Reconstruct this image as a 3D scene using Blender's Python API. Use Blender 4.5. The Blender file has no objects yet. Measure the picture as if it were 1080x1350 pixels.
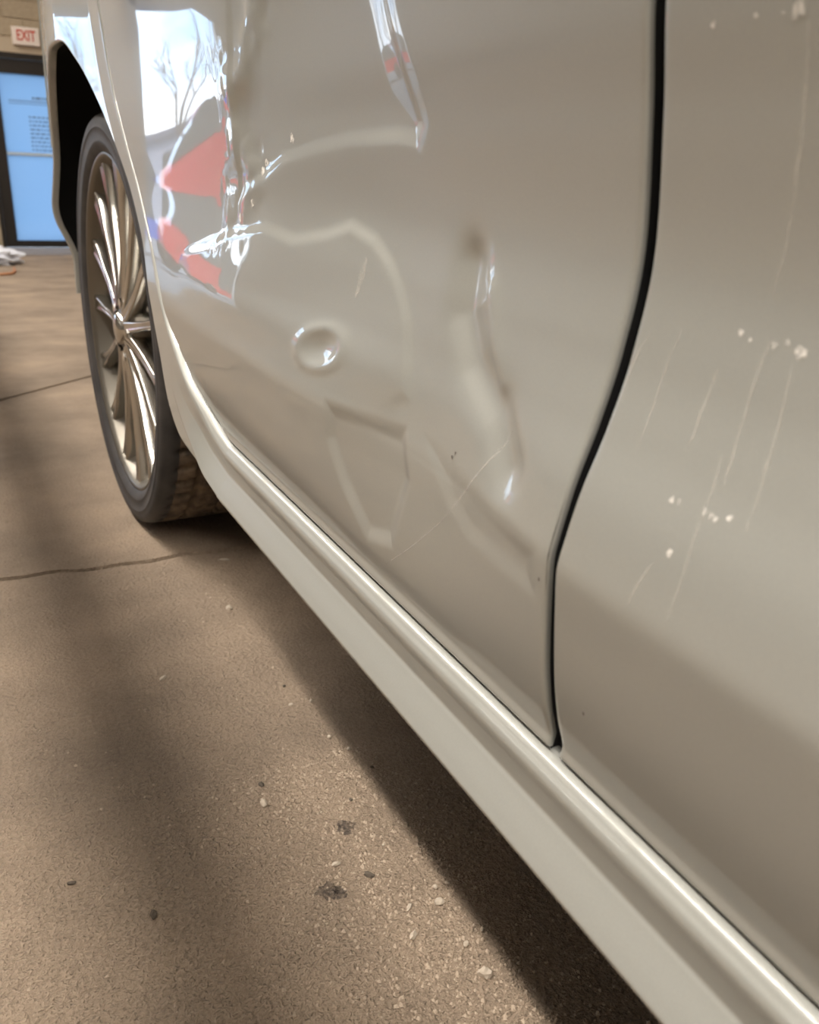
import bpy, bmesh, math, random
import numpy as np
from mathutils import Matrix, Vector

# ---------------------------------------------------------------- camera, world, exposure
scn = bpy.context.scene
COL = scn.collection
CAM_H = 0.592
cam_d = bpy.data.cameras.new('camera'); cam = bpy.data.objects.new('camera', cam_d); COL.objects.link(cam)
cam_d.sensor_fit = 'HORIZONTAL'; cam_d.sensor_width = 36.0; cam_d.lens = 1120.0/1080.0*36.0
cam_d.clip_start = 0.01; cam_d.clip_end = 300
RW = ((0.87813413,-0.14095428,0.45717867),(-0.47752979,-0.31633372,0.81969401),(0.02908165,-0.93811773,-0.34509331))
cam.matrix_world = Matrix(((RW[0][0],-RW[0][1],-RW[0][2],0),(RW[1][0],-RW[1][1],-RW[1][2],0),(RW[2][0],-RW[2][1],-RW[2][2],CAM_H),(0,0,0,1)))
cam_d.dof.use_dof = True; cam_d.dof.focus_distance = 0.72; cam_d.dof.aperture_fstop = 12.5
scn.camera = cam
scn.view_settings.view_transform = 'Standard'; scn.view_settings.look = 'None'
scn.view_settings.gamma = 1.0; scn.view_settings.exposure = 0.0
scn.view_settings.use_curve_mapping = False

world = bpy.data.worlds.new('sky'); scn.world = world; world.use_nodes = True
wn = world.node_tree.nodes; wl = world.node_tree.links; wn.clear()
w_out = wn.new('ShaderNodeOutputWorld'); w_bg = wn.new('ShaderNodeBackground')
w_tc = wn.new('ShaderNodeTexCoord'); w_map = wn.new('ShaderNodeMapping'); w_map.inputs['Scale'].default_value = (1.6,1.6,4.5)
w_no = wn.new('ShaderNodeTexNoise'); w_no.inputs['Scale'].default_value = 2.2; w_no.inputs['Detail'].default_value = 6
w_ra = wn.new('ShaderNodeValToRGB')
w_ra.color_ramp.elements[0].position = 0.36; w_ra.color_ramp.elements[0].color = (0.30,0.56,0.92,1)
w_ra.color_ramp.elements[1].position = 0.60; w_ra.color_ramp.elements[1].color = (0.93,0.97,1.0,1)
wl.new(w_tc.outputs['Generated'], w_map.inputs['Vector']); wl.new(w_map.outputs['Vector'], w_no.inputs['Vector'])
wl.new(w_no.outputs['Fac'], w_ra.inputs['Fac']); wl.new(w_ra.outputs['Color'], w_bg.inputs['Color'])
w_bg.inputs['Strength'].default_value = 6.0
wl.new(w_bg.outputs['Background'], w_out.inputs['Surface'])
sun_d = bpy.data.lights.new('sun','SUN'); sun_d.energy = 4.0; sun_d.angle = math.radians(1.5); sun_d.color = (1.0,0.95,0.86)
sun = bpy.data.objects.new('sun', sun_d); COL.objects.link(sun); sun.rotation_euler = (math.radians(48),0,math.radians(-25)); sun.location = (0,20,20)

LAMP_COLOR = (1.0,0.93,0.85)
LAMP_X, LAMP_Z = -1.15, 4.0          # the tube row to the left of the car
LAMP_W = 120.0
SIDE_W = 18.0

# ---------------------------------------------------------------- helpers
def link(o, parent=None):
    COL.objects.link(o)
    if parent is not None: o.parent = parent
    return o
def tag(o, label=None, cat=None, group=None, kind=None):
    if label: o['label'] = label
    if cat: o['category'] = cat
    if group: o['group'] = group
    if kind: o['kind'] = kind
    return o
def mesh_obj(name, verts, faces, m, parent=None, smooth=True):
    me = bpy.data.meshes.new(name); me.from_pydata([tuple(map(float,v)) for v in verts], [], [tuple(int(i) for i in f) for f in faces]); me.update()
    if smooth: me.polygons.foreach_set('use_smooth', [True]*len(me.polygons))
    if m is not None: me.materials.append(m)
    return link(bpy.data.objects.new(name, me), parent)
def grid_faces(n, k, off=0, flip=False, closed=False):
    i = np.arange(n-1)[:,None]; j = np.arange(k if closed else k-1)[None,:]; j2 = (j+1) % k
    a = i*k+j; b = i*k+j2; c = (i+1)*k+j2; d = (i+1)*k+j
    q = np.stack([a,d,c,b] if flip else [a,b,c,d], -1).reshape(-1,4)+off
    return q.tolist()
def grid_obj(name, P, m, parent=None, flip=False, closed=False, smooth=True):
    P = np.asarray(P, float); n, k = P.shape[:2]
    return mesh_obj(name, P.reshape(-1,3).tolist(), grid_faces(n,k,0,flip,closed), m, parent, smooth)
def empty(name, loc, parent=None, rot=(0,0,0)):
    e = bpy.data.objects.new(name, None); e.empty_display_size = 0.1; e.location = loc; e.rotation_euler = rot
    return link(e, parent)
class MB:
    def __init__(s): s.v = []; s.f = []
    def box(s, x0, x1, y0, y1, z0, z1):
        o = len(s.v); s.v += [(x,y,z) for z in (z0,z1) for y in (y0,y1) for x in (x0,x1)]
        s.f += [[o+i for i in q] for q in ((0,2,3,1),(4,5,7,6),(0,1,5,4),(2,6,7,3),(0,4,6,2),(1,3,7,5))]; return s
    def tube(s, pts, rad, seg=8, cap=True):
        o = len(s.v); pts = [Vector(p) for p in pts]; n = len(pts)
        rs = rad if hasattr(rad,'__len__') else [rad]*n
        for i, p in enumerate(pts):
            t = (pts[min(i+1,n-1)]-pts[max(i-1,0)]).normalized()
            a = t.orthogonal().normalized() if i == 0 else (pa - t*pa.dot(t)).normalized()
            pa = a; b = t.cross(a)
            for k in range(seg):
                g = 2*math.pi*k/seg; s.v.append(tuple(p + a*(rs[i]*math.cos(g)) + b*(rs[i]*math.sin(g))))
        for i in range(n-1):
            for k in range(seg):
                k2 = (k+1)%seg; s.f.append([o+i*seg+k, o+i*seg+k2, o+(i+1)*seg+k2, o+(i+1)*seg+k])
        if cap: s.f.append([o+k for k in range(seg)][::-1]); s.f.append([o+(n-1)*seg+k for k in range(seg)])
        return s
    def lathe(s, prof, seg=48, axis='x', closed=False):
        o = len(s.v); n = len(prof)
        for (r, a) in prof:
            for k in range(seg):
                g = 2*math.pi*k/seg; c, d = r*math.cos(g), r*math.sin(g)
                s.v.append((a,c,d) if axis == 'x' else (c,d,a))
        for i in range(n-1 + (1 if closed else 0)):
            i2 = (i+1) % n
            for k in range(seg):
                k2 = (k+1)%seg; s.f.append([o+i*seg+k, o+i*seg+k2, o+i2*seg+k2, o+i2*seg+k])
        return s
    def prism(s, poly, z0, z1, bev=0.0):
        o = len(s.v); n = len(poly); cx = sum(p[0] for p in poly)/n; cy = sum(p[1] for p in poly)/n
        s.v += [(p[0],p[1],z0) for p in poly]+[(p[0],p[1],z1) for p in poly]
        for i in range(n): j = (i+1)%n; s.f.append([o+i,o+j,o+n+j,o+n+i])
        s.f.append([o+n+i for i in range(n)]); s.f.append([o+i for i in range(n)][::-1]); return s
    def build(s, name, m, parent=None, smooth=False, bevel=0.0):
        ob = mesh_obj(name, s.v, s.f, m, parent, smooth)
        bm = bmesh.new(); bm.from_mesh(ob.data); bmesh.ops.recalc_face_normals(bm, faces=bm.faces)
        if bevel > 0: bmesh.ops.bevel(bm, geom=bm.edges[:], offset=bevel, segments=2, affect='EDGES', profile=0.6)
        bm.to_mesh(ob.data); bm.free()
        return ob

# ---------------------------------------------------------------- materials
def mat(name, color, rough=0.6, metal=0.0, coat=0.0, coat_rough=0.03, spec=0.5):
    m = bpy.data.materials.new(name); m.use_nodes = True; b = m.node_tree.nodes['Principled BSDF']
    b.inputs['Base Color'].default_value = (*color,1); b.inputs['Roughness'].default_value = rough
    b.inputs['Metallic'].default_value = metal; b.inputs['Coat Weight'].default_value = coat
    b.inputs['Coat Roughness'].default_value = coat_rough; b.inputs['Specular IOR Level'].default_value = spec
    return m
def bsdf(m): return m.node_tree.nodes['Principled BSDF']
def noise_mix(m, c0, c1, scale, lo=0.35, hi=0.65, detail=6, coord='Object', sc=(1,1,1), rough=0.6):
    nt = m.node_tree; N = nt.nodes; L = nt.links
    tc = N.new('ShaderNodeTexCoord'); mp = N.new('ShaderNodeMapping'); mp.inputs['Scale'].default_value = sc
    no = N.new('ShaderNodeTexNoise'); no.inputs['Scale'].default_value = scale; no.inputs['Detail'].default_value = detail; no.inputs['Roughness'].default_value = rough
    ra = N.new('ShaderNodeValToRGB'); ra.color_ramp.elements[0].position = lo; ra.color_ramp.elements[1].position = hi
    ra.color_ramp.elements[0].color = (*c0,1); ra.color_ramp.elements[1].color = (*c1,1)
    L.new(tc.outputs[coord], mp.inputs['Vector']); L.new(mp.outputs['Vector'], no.inputs['Vector']); L.new(no.outputs['Fac'], ra.inputs['Fac'])
    return ra, no, mp
def add_bump(m, height_socket, strength, dist, prev=None):
    N = m.node_tree.nodes; b = N.new('ShaderNodeBump'); b.inputs['Strength'].default_value = strength; b.inputs['Distance'].default_value = dist
    m.node_tree.links.new(height_socket, b.inputs['Height'])
    if prev: m.node_tree.links.new(prev.outputs['Normal'], b.inputs['Normal'])
    m.node_tree.links.new(b.outputs['Normal'], bsdf(m).inputs['Normal']); return b

PAINT_C = (0.378,0.382,0.352)
M_paint = mat('champagne_paint', PAINT_C, 0.45, 0.28, 0.9, 0.018)
ra, no, mp = noise_mix(M_paint, tuple(c*0.98 for c in PAINT_C), tuple(min(1,c*1.02) for c in PAINT_C), 900, 0.3, 0.7, 1)
M_paint.node_tree.links.new(ra.outputs['Color'], bsdf(M_paint).inputs['Base Color'])
bsdf(M_paint).inputs['Coat IOR'].default_value = 1.5
M_black = mat('gap_black', (0.012,0.012,0.013), 0.8)  # for the sheets that blacken the door gaps, seal and shade in one
M_dark = mat('underbody_black', (0.01,0.01,0.01), 0.95, spec=0.1)
M_plastic = mat('black_plastic', (0.02,0.02,0.022), 0.55)
M_tire = mat('tire_rubber', (0.035,0.034,0.036), 0.62)
ra, no, mp = noise_mix(M_tire, (0.025,0.024,0.025), (0.06,0.055,0.052), 14, 0.35, 0.7)
M_tire.node_tree.links.new(ra.outputs['Color'], bsdf(M_tire).inputs['Base Color'])
M_tread = mat('dusty_tread', (0.12,0.09,0.065), 0.85)
ra, no, mp = noise_mix(M_tread, (0.06,0.048,0.038), (0.22,0.165,0.115), 30, 0.35, 0.65)
M_tread.node_tree.links.new(ra.outputs['Color'], bsdf(M_tread).inputs['Base Color'])
M_alloy = mat('polished_alloy', (0.52,0.50,0.46), 0.2, 1.0)
M_alloy_d = mat('dusty_alloy', (0.17,0.155,0.13), 0.38, 0.85)
M_disc = mat('brake_disc_steel', (0.20,0.19,0.17), 0.45, 0.9)
M_glass = mat('tinted_glass', (0.015,0.018,0.018), 0.03, 0.0, 0.0, spec=0.6)
M_chrome = mat('chrome', (0.75,0.75,0.74), 0.08, 1.0)

# concrete
def concrete(name, base, seed):
    m = mat(name, base, 0.72); nt = m.node_tree; L = nt.links; N = nt.nodes
    d = tuple(c*0.62 for c in base); l = tuple(min(1,c*1.18) for c in base)
    r1, n1, mp1 = noise_mix(m, d, l, 3.2, 0.30, 0.68, 8); mp1.inputs['Location'].default_value = (seed,seed*2,0)
    r2, n2, mp2 = noise_mix(m, (0.74,0.72,0.69), (1.12,1.1,1.08), 210, 0.36, 0.64, 5)
    r3, n3, mp3 = noise_mix(m, (0.42,0.40,0.38), (1,1,1), 26, 0.25, 0.34, 5)
    mx = N.new('ShaderNodeMix'); mx.data_type = 'RGBA'; mx.blend_type = 'MULTIPLY'; mx.inputs[0].default_value = 0.6
    L.new(r1.outputs['Color'], mx.inputs[6]); L.new(r2.outputs['Color'], mx.inputs[7])
    mx2 = N.new('ShaderNodeMix'); mx2.data_type = 'RGBA'; mx2.blend_type = 'MULTIPLY'; mx2.inputs[0].default_value = 0.55
    L.new(mx.outputs[2], mx2.inputs[6]); L.new(r3.outputs['Color'], mx2.inputs[7])
    L.new(mx2.outputs[2], bsdf(m).inputs['Base Color'])
    b1 = add_bump(m, n2.outputs['Fac'], 1.0, 0.0075)
    nf = N.new('ShaderNodeTexNoise'); nf.inputs['Scale'].default_value = 520; nf.inputs['Detail'].default_value = 3
    tc = N.new('ShaderNodeTexCoord'); L.new(tc.outputs['Object'], nf.inputs['Vector'])
    add_bump(m, nf.outputs['Fac'], 0.8, 0.0024, b1)
    nb = N.new('ShaderNodeTexNoise'); nb.inputs['Scale'].default_value = 105; nb.inputs['Detail'].default_value = 2; L.new(tc.outputs['Object'], nb.inputs['Vector'])
    bb = N.new('ShaderNodeBump'); bb.inputs['Strength'].default_value = 0.8; bb.inputs['Distance'].default_value = 0.006; L.new(nb.outputs['Fac'], bb.inputs['Height']); L.new(bb.outputs['Normal'], b1.inputs['Normal'])
    return m
FLOOR_C = (0.42,0.322,0.232)
M_floor = concrete('worn_concrete', FLOOR_C, 3.1)
M_joint = mat('joint_filler', (0.10,0.065,0.04), 0.9)
M_wall = mat('tan_wall_paint', (0.40,0.37,0.325), 0.75)
ra, no, mp = noise_mix(M_wall, (0.375,0.35,0.31), (0.43,0.405,0.36), 5, 0.3, 0.7)
M_wall.node_tree.links.new(ra.outputs['Color'], bsdf(M_wall).inputs['Base Color'])
M_block = mat('tan_block_paint', (0.40,0.32,0.22), 0.8)
ra, no, mp = noise_mix(M_block, (0.34,0.27,0.185), (0.44,0.355,0.245), 9, 0.3, 0.7)
M_block.node_tree.links.new(ra.outputs['Color'], bsdf(M_block).inputs['Base Color'])
add_bump(M_block, no.outputs['Fac'], 0.3, 0.004)
M_mortar = mat('mortar', (0.50,0.41,0.30), 0.9)
M_ceil = mat('ceiling_paint', (0.44,0.43,0.41), 0.85)
M_bronze = mat('dark_bronze_frame', (0.022,0.017,0.013), 0.45, 0.3)
M_steel = mat('galvanised_steel', (0.42,0.42,0.41), 0.45, 0.8)

# ---------------------------------------------------------------- room
RX0, RX1, RY0, RY1, RZ = -8.0, 6.0, -6.0, 10.0, 4.5
fl = MB().box(RX0,RX1,RY0,RY1,-0.20,-0.010).build('floor', M_joint); tag(fl, kind='structure')
random.seed(4)
def jl2(x): return 1.3985-0.0795*x + 0.004*math.sin(x*23)+0.003*math.sin(x*61+1)
def jl1(x): return 2.616+0.93*x + 0.004*math.sin(x*9)
xs2 = [RX0+(RX1-RX0)*i/40 for i in range(41)]
xs2 = sorted(set([x for x in xs2 if x < -0.3 or x > 0.7]+[-0.3+0.0125*i for i in range(81)]))
xm = -1.206
slabs = []
slabs.append([(RX0,RY0),(RX1,RY0)]+[(x,jl2(x)-0.0042) for x in reversed(xs2)])
xr = [x for x in xs2 if x > xm+0.05]
slabs.append([(x,jl2(x)+0.0042) for x in xr]+[(RX1,jl1(RX1)-0.009)]+[(x,jl1(x)-0.009) for x in reversed(xr[:-1])])
xl = [x for x in xs2 if x <= xm]
slabs.append([(x,jl2(x)+0.0042) for x in xl]+[(x,jl1(x)+0.009) for x in xr]+[(RX1,RY1),(RX0,RY1)])
for p in slabs:
    s = MB().prism(p,-0.06,0.0).build('slab', M_floor, fl)
    bm = bmesh.new(); bm.from_mesh(s.data)
    top = [e for e in bm.edges if all(v.co.z > -0.001 for v in e.verts)]
    bmesh.ops.bevel(bm, geom=top, offset=0.0025, segments=2, affect='EDGES'); bm.to_mesh(s.data); bm.free()
# back wall with a glass exit door and a bay opening
DX0, DX1, DZ1 = 0.71, 1.62, 1.82
BX0, BX1, BZ1 = -3.8, -1.75, 2.27
T = 0.25
wb = MB()
wb.box(RX0,BX0,RY1+0.012,RY1+T,0,RZ).box(BX0,BX1,RY1+0.012,RY1+T,BZ1,RZ).box(BX1,DX0,RY1+0.012,RY1+T,0,RZ).box(DX0,DX1,RY1+0.012,RY1+T,DZ1,RZ).box(DX1,RX1,RY1+0.012,RY1+T,0,RZ)
wall_back = wb.build('wall_back', M_mortar); tag(wall_back, kind='structure')
CH, CL, CG = 0.159, 0.345, 0.008
rest = MB(); blocks = []
for r in range(int(RZ/CH)+1):
    z0 = r*CH - 0.105; z1 = z0+CH-CG
    z0 = max(z0,0.0); z1 = min(z1,RZ)
    if z1-z0 < 0.02: continue
    off = 0.10 if r % 2 else 0.10+CL/2
    k0 = int(math.floor((RX0-off)/CL))-1; k1 = int((RX1-off)/CL)+1
    for k in range(k0,k1+1):
        x0 = off+k*CL; x1 = x0+CL-CG
        x0 = max(x0,RX0); x1 = min(x1,RX1)
        segs = [(x0,x1)]
        for (a,b,zt) in ((BX0,BX1,BZ1),(DX0,DX1,DZ1)):
            if z1 <= zt+0.001 or (z0 < zt and z1 > zt):
                segs = [q for (p0,p1) in segs for q in ((p0,min(p1,a)),(max(p0,b),p1)) if q[1]-q[0] > 0.02]
        for (p0,p1) in segs:
            if p1-p0 > 0.02: blocks.append((p0,p1,z0,z1))
blocks.sort(key=lambda b: math.hypot((b[0]+b[1])/2-1.1,(b[2]+b[3])/2-1.9))
bme = MB().box(-0.5,0.5,-0.012,0.006,-0.5,0.5)
b0 = None
for i,(p0,p1,z0,z1) in enumerate(blocks):
    if i < 200:
        if b0 is None: b0 = bme.build('block', M_block, wall_back); o = b0
        else: o = link(b0.copy(), wall_back)
        o.location = ((p0+p1)/2,RY1+0.012,(z0+z1)/2); o.scale = (p1-p0,1,z1-z0)
    else: rest.box(p0,p1,RY1,RY1+0.018,z0,z1)
tag(rest.build('block_courses', M_block, wall_back), kind='stuff')
tag(MB().box(RX0-T,RX0,RY0,RY1+T,0,RZ).build('wall_left', M_wall), kind='structure')
tag(MB().box(RX1,RX1+T,RY0,RY1+T,0,RZ).build('wall_right', M_wall), kind='structure')
tag(MB().box(RX0-T,RX1+T,RY0-T,RY0,0,RZ).build('wall_rear', M_wall), kind='structure')
tag(MB().box(RX0-T,RX1+T,RY0-T,RY1+T,RZ,RZ+0.15).build('ceiling', M_ceil), kind='structure')
# bay opening trim
tr = MB().box(BX0-0.05,BX0+0.05,RY1-0.02,RY1+T+0.02,0,BZ1+0.05).box(BX1-0.05,BX1+0.05,RY1-0.02,RY1+T+0.02,0,BZ1+0.05).box(BX0,BX1,RY1-0.02,RY1+T+0.02,BZ1-0.05,BZ1+0.05)
tag(tr.build('trim_1', M_steel), kind='structure')

# glass exit door: film on the pane lets daylight through
M_film = bpy.data.materials.new('daylight_film_glass'); M_film.use_nodes = True
nt = M_film.node_tree; nt.nodes.remove(nt.nodes['Principled BSDF'])
tl = nt.nodes.new('ShaderNodeBsdfTranslucent'); tl.inputs['Color'].default_value = (0.36,0.455,0.55,1)
gl = nt.nodes.new('ShaderNodeBsdfGlossy'); gl.inputs['Roughness'].default_value = 0.05
mxs = nt.nodes.new('ShaderNodeMixShader'); mxs.inputs['Fac'].default_value = 0.05
nt.links.new(tl.outputs[0], mxs.inputs[1]); nt.links.new(gl.outputs[0], mxs.inputs[2]); nt.links.new(mxs.outputs[0], nt.nodes['Material Output'].inputs['Surface'])
door = MB().box(DX0,DX0+0.035,RY1+0.02,RY1+0.14,0,DZ1).box(DX1-0.035,DX1,RY1+0.02,RY1+0.14,0,DZ1).box(DX0,DX1,RY1+0.02,RY1+0.14,DZ1-0.05,DZ1).build('door_1', M_bronze)
tag(door, kind='structure')
leaf = MB().box(DX0+0.04,DX0+0.145,RY1+0.05,RY1+0.10,0.01,DZ1-0.055).box(DX1-0.145,DX1-0.04,RY1+0.05,RY1+0.10,0.01,DZ1-0.055).box(DX0+0.14,DX1-0.14,RY1+0.05,RY1+0.10,0.01,0.075).box(DX0+0.14,DX1-0.14,RY1+0.05,RY1+0.10,1.64,DZ1-0.055)
lf = leaf.build('door_leaf', M_bronze, door)
M_rail = mat('pale_rail', (0.50,0.60,0.70), 0.4)
M_print = mat('grey_lettering', (0.14,0.19,0.24), 0.7)
MB().box(DX0+0.145,DX1-0.145,RY1+0.070,RY1+0.078,0.075,0.90).build('pane', M_film, door)
MB().box(DX0+0.145,DX1-0.145,RY1+0.070,RY1+0.078,0.92,1.64).build('pane', M_film, door)
MB().box(DX0+0.145,DX1-0.145,RY1+0.058,RY1+0.09,0.895,0.925).build('mid_rail', M_rail, door, bevel=0.004)
pm = MB()
pm.box(0.93,1.45,RY1+0.062,RY1+0.066,1.395,1.404).box(0.93,1.45,RY1+0.062,RY1+0.066,1.372,1.378)
rr = random.Random(8)
def dashes(mb, x0, x1, z, hgt):
    x = x0
    while x < x1:
        wd = rr.uniform(0.012,0.05); mb.box(x,min(x+wd,x1),RY1+0.062,RY1+0.066,z,z+hgt); x += wd+0.012
dashes(pm,1.15,1.42,1.42,0.022)
for i in range(9): dashes(pm,1.10,1.40,1.25-i*0.038,0.014)
pm.build('lettering', M_print, door)
# exit sign
M_sign = mat('exit_sign_white', (0.80,0.70,0.62), 0.5)
M_red = mat('exit_red', (0.62,0.10,0.07), 0.5)
ex = empty('exit_sign', (1.145,RY1-0.0,1.965))
tag(ex, 'white exit sign with red letters on the block wall above the glass door', 'sign')
MB().box(-0.122,0.122,-0.045,0.0,-0.078,0.078).build('housing', M_sign, ex, bevel=0.008)
cu = bpy.data.curves.new('exit_text','FONT'); cu.body = 'EXIT'; cu.size = 0.135; cu.align_x = 'CENTER'; cu.align_y = 'CENTER'; cu.extrude = 0.001; cu.offset = 0.0025
to = bpy.data.objects.new('tmp', cu); COL.objects.link(to)
bpy.context.view_layer.update()
me = bpy.data.meshes.new_from_object(to.evaluated_get(bpy.context.evaluated_depsgraph_get())); bpy.data.objects.remove(to)
me.materials.clear(); me.materials.append(M_red)
lt = link(bpy.data.objects.new('letters', me), ex); lt.location = (0,-0.047,0); lt.rotation_euler = (math.pi/2,0,0); lt.scale = (0.62,0.95,1)
lt['label'] = 'red capital letters EXIT'
# mat and crumpled bag near the door
M_mat = mat('grey_mat', (0.30,0.29,0.30), 0.9)
dm = MB()
for i in range(12): dm.box(0.45,1.9,9.0+i*0.075,9.05+i*0.075,0.004,0.016)
dm.box(0.42,1.93,8.97,9.92,0.0,0.006)
tag(dm.build('door_mat', M_mat), 'grey ribbed mat on the floor in front of the glass door', 'mat')
bm = bmesh.new(); bmesh.ops.create_icosphere(bm, subdivisions=4, radius=0.2); rr = random.Random(2)
for v in bm.verts:
    n = v.co.normalized(); k = 1+0.16*math.sin(n.x*9+n.y*4)+0.12*math.sin(n.z*11+n.x*6)+0.09*math.sin(n.y*17-n.z*8)
    v.co = Vector((n.x*0.19*k,n.y*0.16*k,max(n.z*0.085*k,-0.06)))
me = bpy.data.meshes.new('plastic_bag'); bm.to_mesh(me); bm.free(); me.materials.append(mat('white_plastic', (0.72,0.74,0.80), 0.35))
bag = link(bpy.data.objects.new('plastic_bag', me)); bag.location = (0.47,7.9,0.06)
tag(bag, 'crumpled white plastic bag on the floor left of the glass door', 'bag')
cd = MB().tube([(0.58,7.4,0.010),(0.56,7.1,0.010),(0.52,6.9,0.010),(0.44,6.85,0.010)],0.010,8).build('orange_cord', mat('orange_cord',(0.45,0.20,0.09),0.6), None, True)
tag(cd, 'short brown-orange cord trailing from the crumpled white bag', 'cord')

# ceiling lights: tube fixtures in rows along the bay
M_lamp = bpy.data.materials.new('lamp_diffuser'); M_lamp.use_nodes = True
b = bsdf(M_lamp); b.inputs['Base Color'].default_value = (0.9,0.88,0.84,1); b.inputs['Emission Color'].default_value = (*LAMP_COLOR,1); b.inputs['Emission Strength'].default_value = 3.0
M_fix = mat('white_fixture', (0.75,0.75,0.73), 0.5)
def lamp(x, y, z, power, label, L=2.3, W=0.16):
    t = empty('ceiling_light', (x,y,z)); tag(t, label, 'ceiling light', 'ceiling tube lights')
    MB().box(-0.09,0.09,-L/2-0.03,L/2+0.03,0.02,0.09).build('housing', M_fix, t)
    MB().box(-W/2,W/2,-L/2,L/2,0.006,0.02).build('diffuser', M_lamp, t)
    for yy in (-0.89,0.89): MB().box(-0.01,0.01,yy-0.01,yy+0.01,0.09,RZ-z).build('hanger', M_steel, t)
    ld = bpy.data.lights.new('tube_light','AREA'); ld.shape = 'RECTANGLE'; ld.size = W; ld.size_y = L; ld.energy = power; ld.color = LAMP_COLOR
    lo = link(bpy.data.objects.new('tube_light', ld), t); lo.location = (0,0,0.0)
nm = ['first','second','third','fourth','fifth','sixth']
for i,y in enumerate((-4.2,-1.6,1.0,3.6,6.2,8.6)):
    lamp(LAMP_X,y,LAMP_Z,LAMP_W*(0.55 if y > 8 else 1.0),'white tube light, %s from the rear in the row left of the beige car' % nm[i])
for i,y in enumerate((-3.0,1.0,5.0,8.6)):
    lamp(3.9,y,LAMP_Z,SIDE_W,'white tube light, %s from the rear in the row right of the beige car' % nm[i])
for i,y in enumerate((-3.0,1.0,5.0)):
    lamp(-5.6,y,LAMP_Z,SIDE_W,'white tube light, %s from the rear in the row along the left wall' % nm[i])
# unseen bar added below the tube row to cast the floor shadow band
BAR_X, BAR_Z = -0.535, 2.05
ot = empty('shadow_caster', (BAR_X,2.0,BAR_Z)); tag(ot, 'steel bar added out of view to cast the shadow band on the floor', 'shadow bar')
tk = MB().box(-0.025,0.025,-6.0,7.2,0.0,0.006).box(-0.025,-0.02,-6.0,7.2,0.0,0.045).box(0.02,0.025,-6.0,7.2,0.0,0.045).build('caster_bar', M_steel, ot)
for y in (-5.5,-2.2,1.4,4.6,7.0): MB().box(-0.008,0.008,y-0.015,y+0.015,0.006,RZ-BAR_Z).build('hanger', M_steel, ot)

# ---------------------------------------------------------------- the beige car
PITCH = math.radians(2.750436539722293)
WBASE = CAM_H/math.cos(PITCH); UC = 1.165
car = empty('car', (UC,WBASE*math.sin(PITCH),0.0), None, (PITCH,0,0))
tag(car, 'beige metallic car with a crumpled rear door parked on the concrete floor', 'car')
def loc(u, v, w): return np.stack(np.broadcast_arrays(np.asarray(u,float)-UC, np.asarray(v,float), np.asarray(w,float)+WBASE), -1)

# --- geometry of the side, in car axes: u inwards, v towards the tail, w up (metres)
def pchip(xs,ys):
    xs=np.array(xs,float); ys=np.array(ys,float); o=np.argsort(xs); xs=xs[o]; ys=ys[o]
    h=np.diff(xs); d=np.diff(ys)/h; m=np.zeros_like(xs); m[0]=d[0]; m[-1]=d[-1]
    for i in range(1,len(xs)-1):
        if d[i-1]*d[i]>0:
            w1=2*h[i]+h[i-1]; w2=h[i]+2*h[i-1]; m[i]=(w1+w2)/(w1/d[i-1]+w2/d[i])
    def f(x):
        x=np.asarray(x,float); i=np.clip(np.searchsorted(xs,x)-1,0,len(xs)-2); t=(x-xs[i])/h[i]
        lo=x<xs[0]; hi=x>xs[-1]; t=np.clip(t,0,1)
        y=(2*t**3-3*t**2+1)*ys[i]+(t**3-2*t**2+t)*h[i]*m[i]+(-2*t**3+3*t**2)*ys[i+1]+(t**3-t**2)*h[i]*m[i+1]
        y=np.where(lo,ys[0]+m[0]*(x-xs[0]),y); y=np.where(hi,ys[-1]+m[-1]*(x-xs[-1]),y)
        return y
    return f
def sstep(a,b,x):
    t=np.clip((np.asarray(x,float)-a)/(b-a),0,1); return t*t*(3-2*t)
def smax(a,b,k): 
    h=np.clip(.5+.5*(a-b)/k,0,1); return b*(1-h)+a*h+k*h*(1-h)
def smin(a,b,k): return -smax(-a,-b,k)
rear_edge = pchip([-.2918,-.2886,-.2716,-.2465,-.2161,-.1989,-.1637,-.0963,-.0113,.0703,.169,.36],[.835,.8714,.9118,.9612,.9986,1.0252,1.0553,1.1273,1.2241,1.2878,1.3227,1.36])
TOP=[(.2,.244),(.3,.246),(.345,.252),(.365,.262),(.38,.285)]
up_f=pchip(*zip(*([(-.174,.2395),(-.14,.2475),(-.108,.2585),(-.077,.2665),(-.038,.271),(.021,.264),(.06,.2565),(.12,.249)]+TOP)))
up_r=pchip(*zip(*([(-.174,.2395),(-.108,.2455),(-.04,.250),(.06,.2475),(.12,.246)]+TOP)))
low=pchip([-.10,-.174,-.199,-.235,-.265,-.279,-.284,-.2918],[.2378,.2398,.2424,.2474,.2540,.2586,.2600,.2588])
low_b=pchip([-.10,-.174,-.25,-.30,-.345],[.2385,.2400,.2412,.2405,.2385])
sill=pchip([-.3535,-.352,-.3494,-.345,-.328,-.325,-.3045,-.3020,-.2990,-.2962,-.2953,-.2945,-.2937],[.2450,.2412,.2400,.2420,.2522,.2538,.2508,.2516,.2540,.2566,.2585,.2615,.2650])
VC,WC,UW,RT=1.581,-.311,.275,.356
def door_u(v,w):
    t=sstep(.35,1.15,v); u=up_f(w)*(1-t)+up_r(w)*t
    return smax(u,low(w),.0016)
def arch_r(v,w): return np.hypot(v-VC,w-WC)
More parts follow.
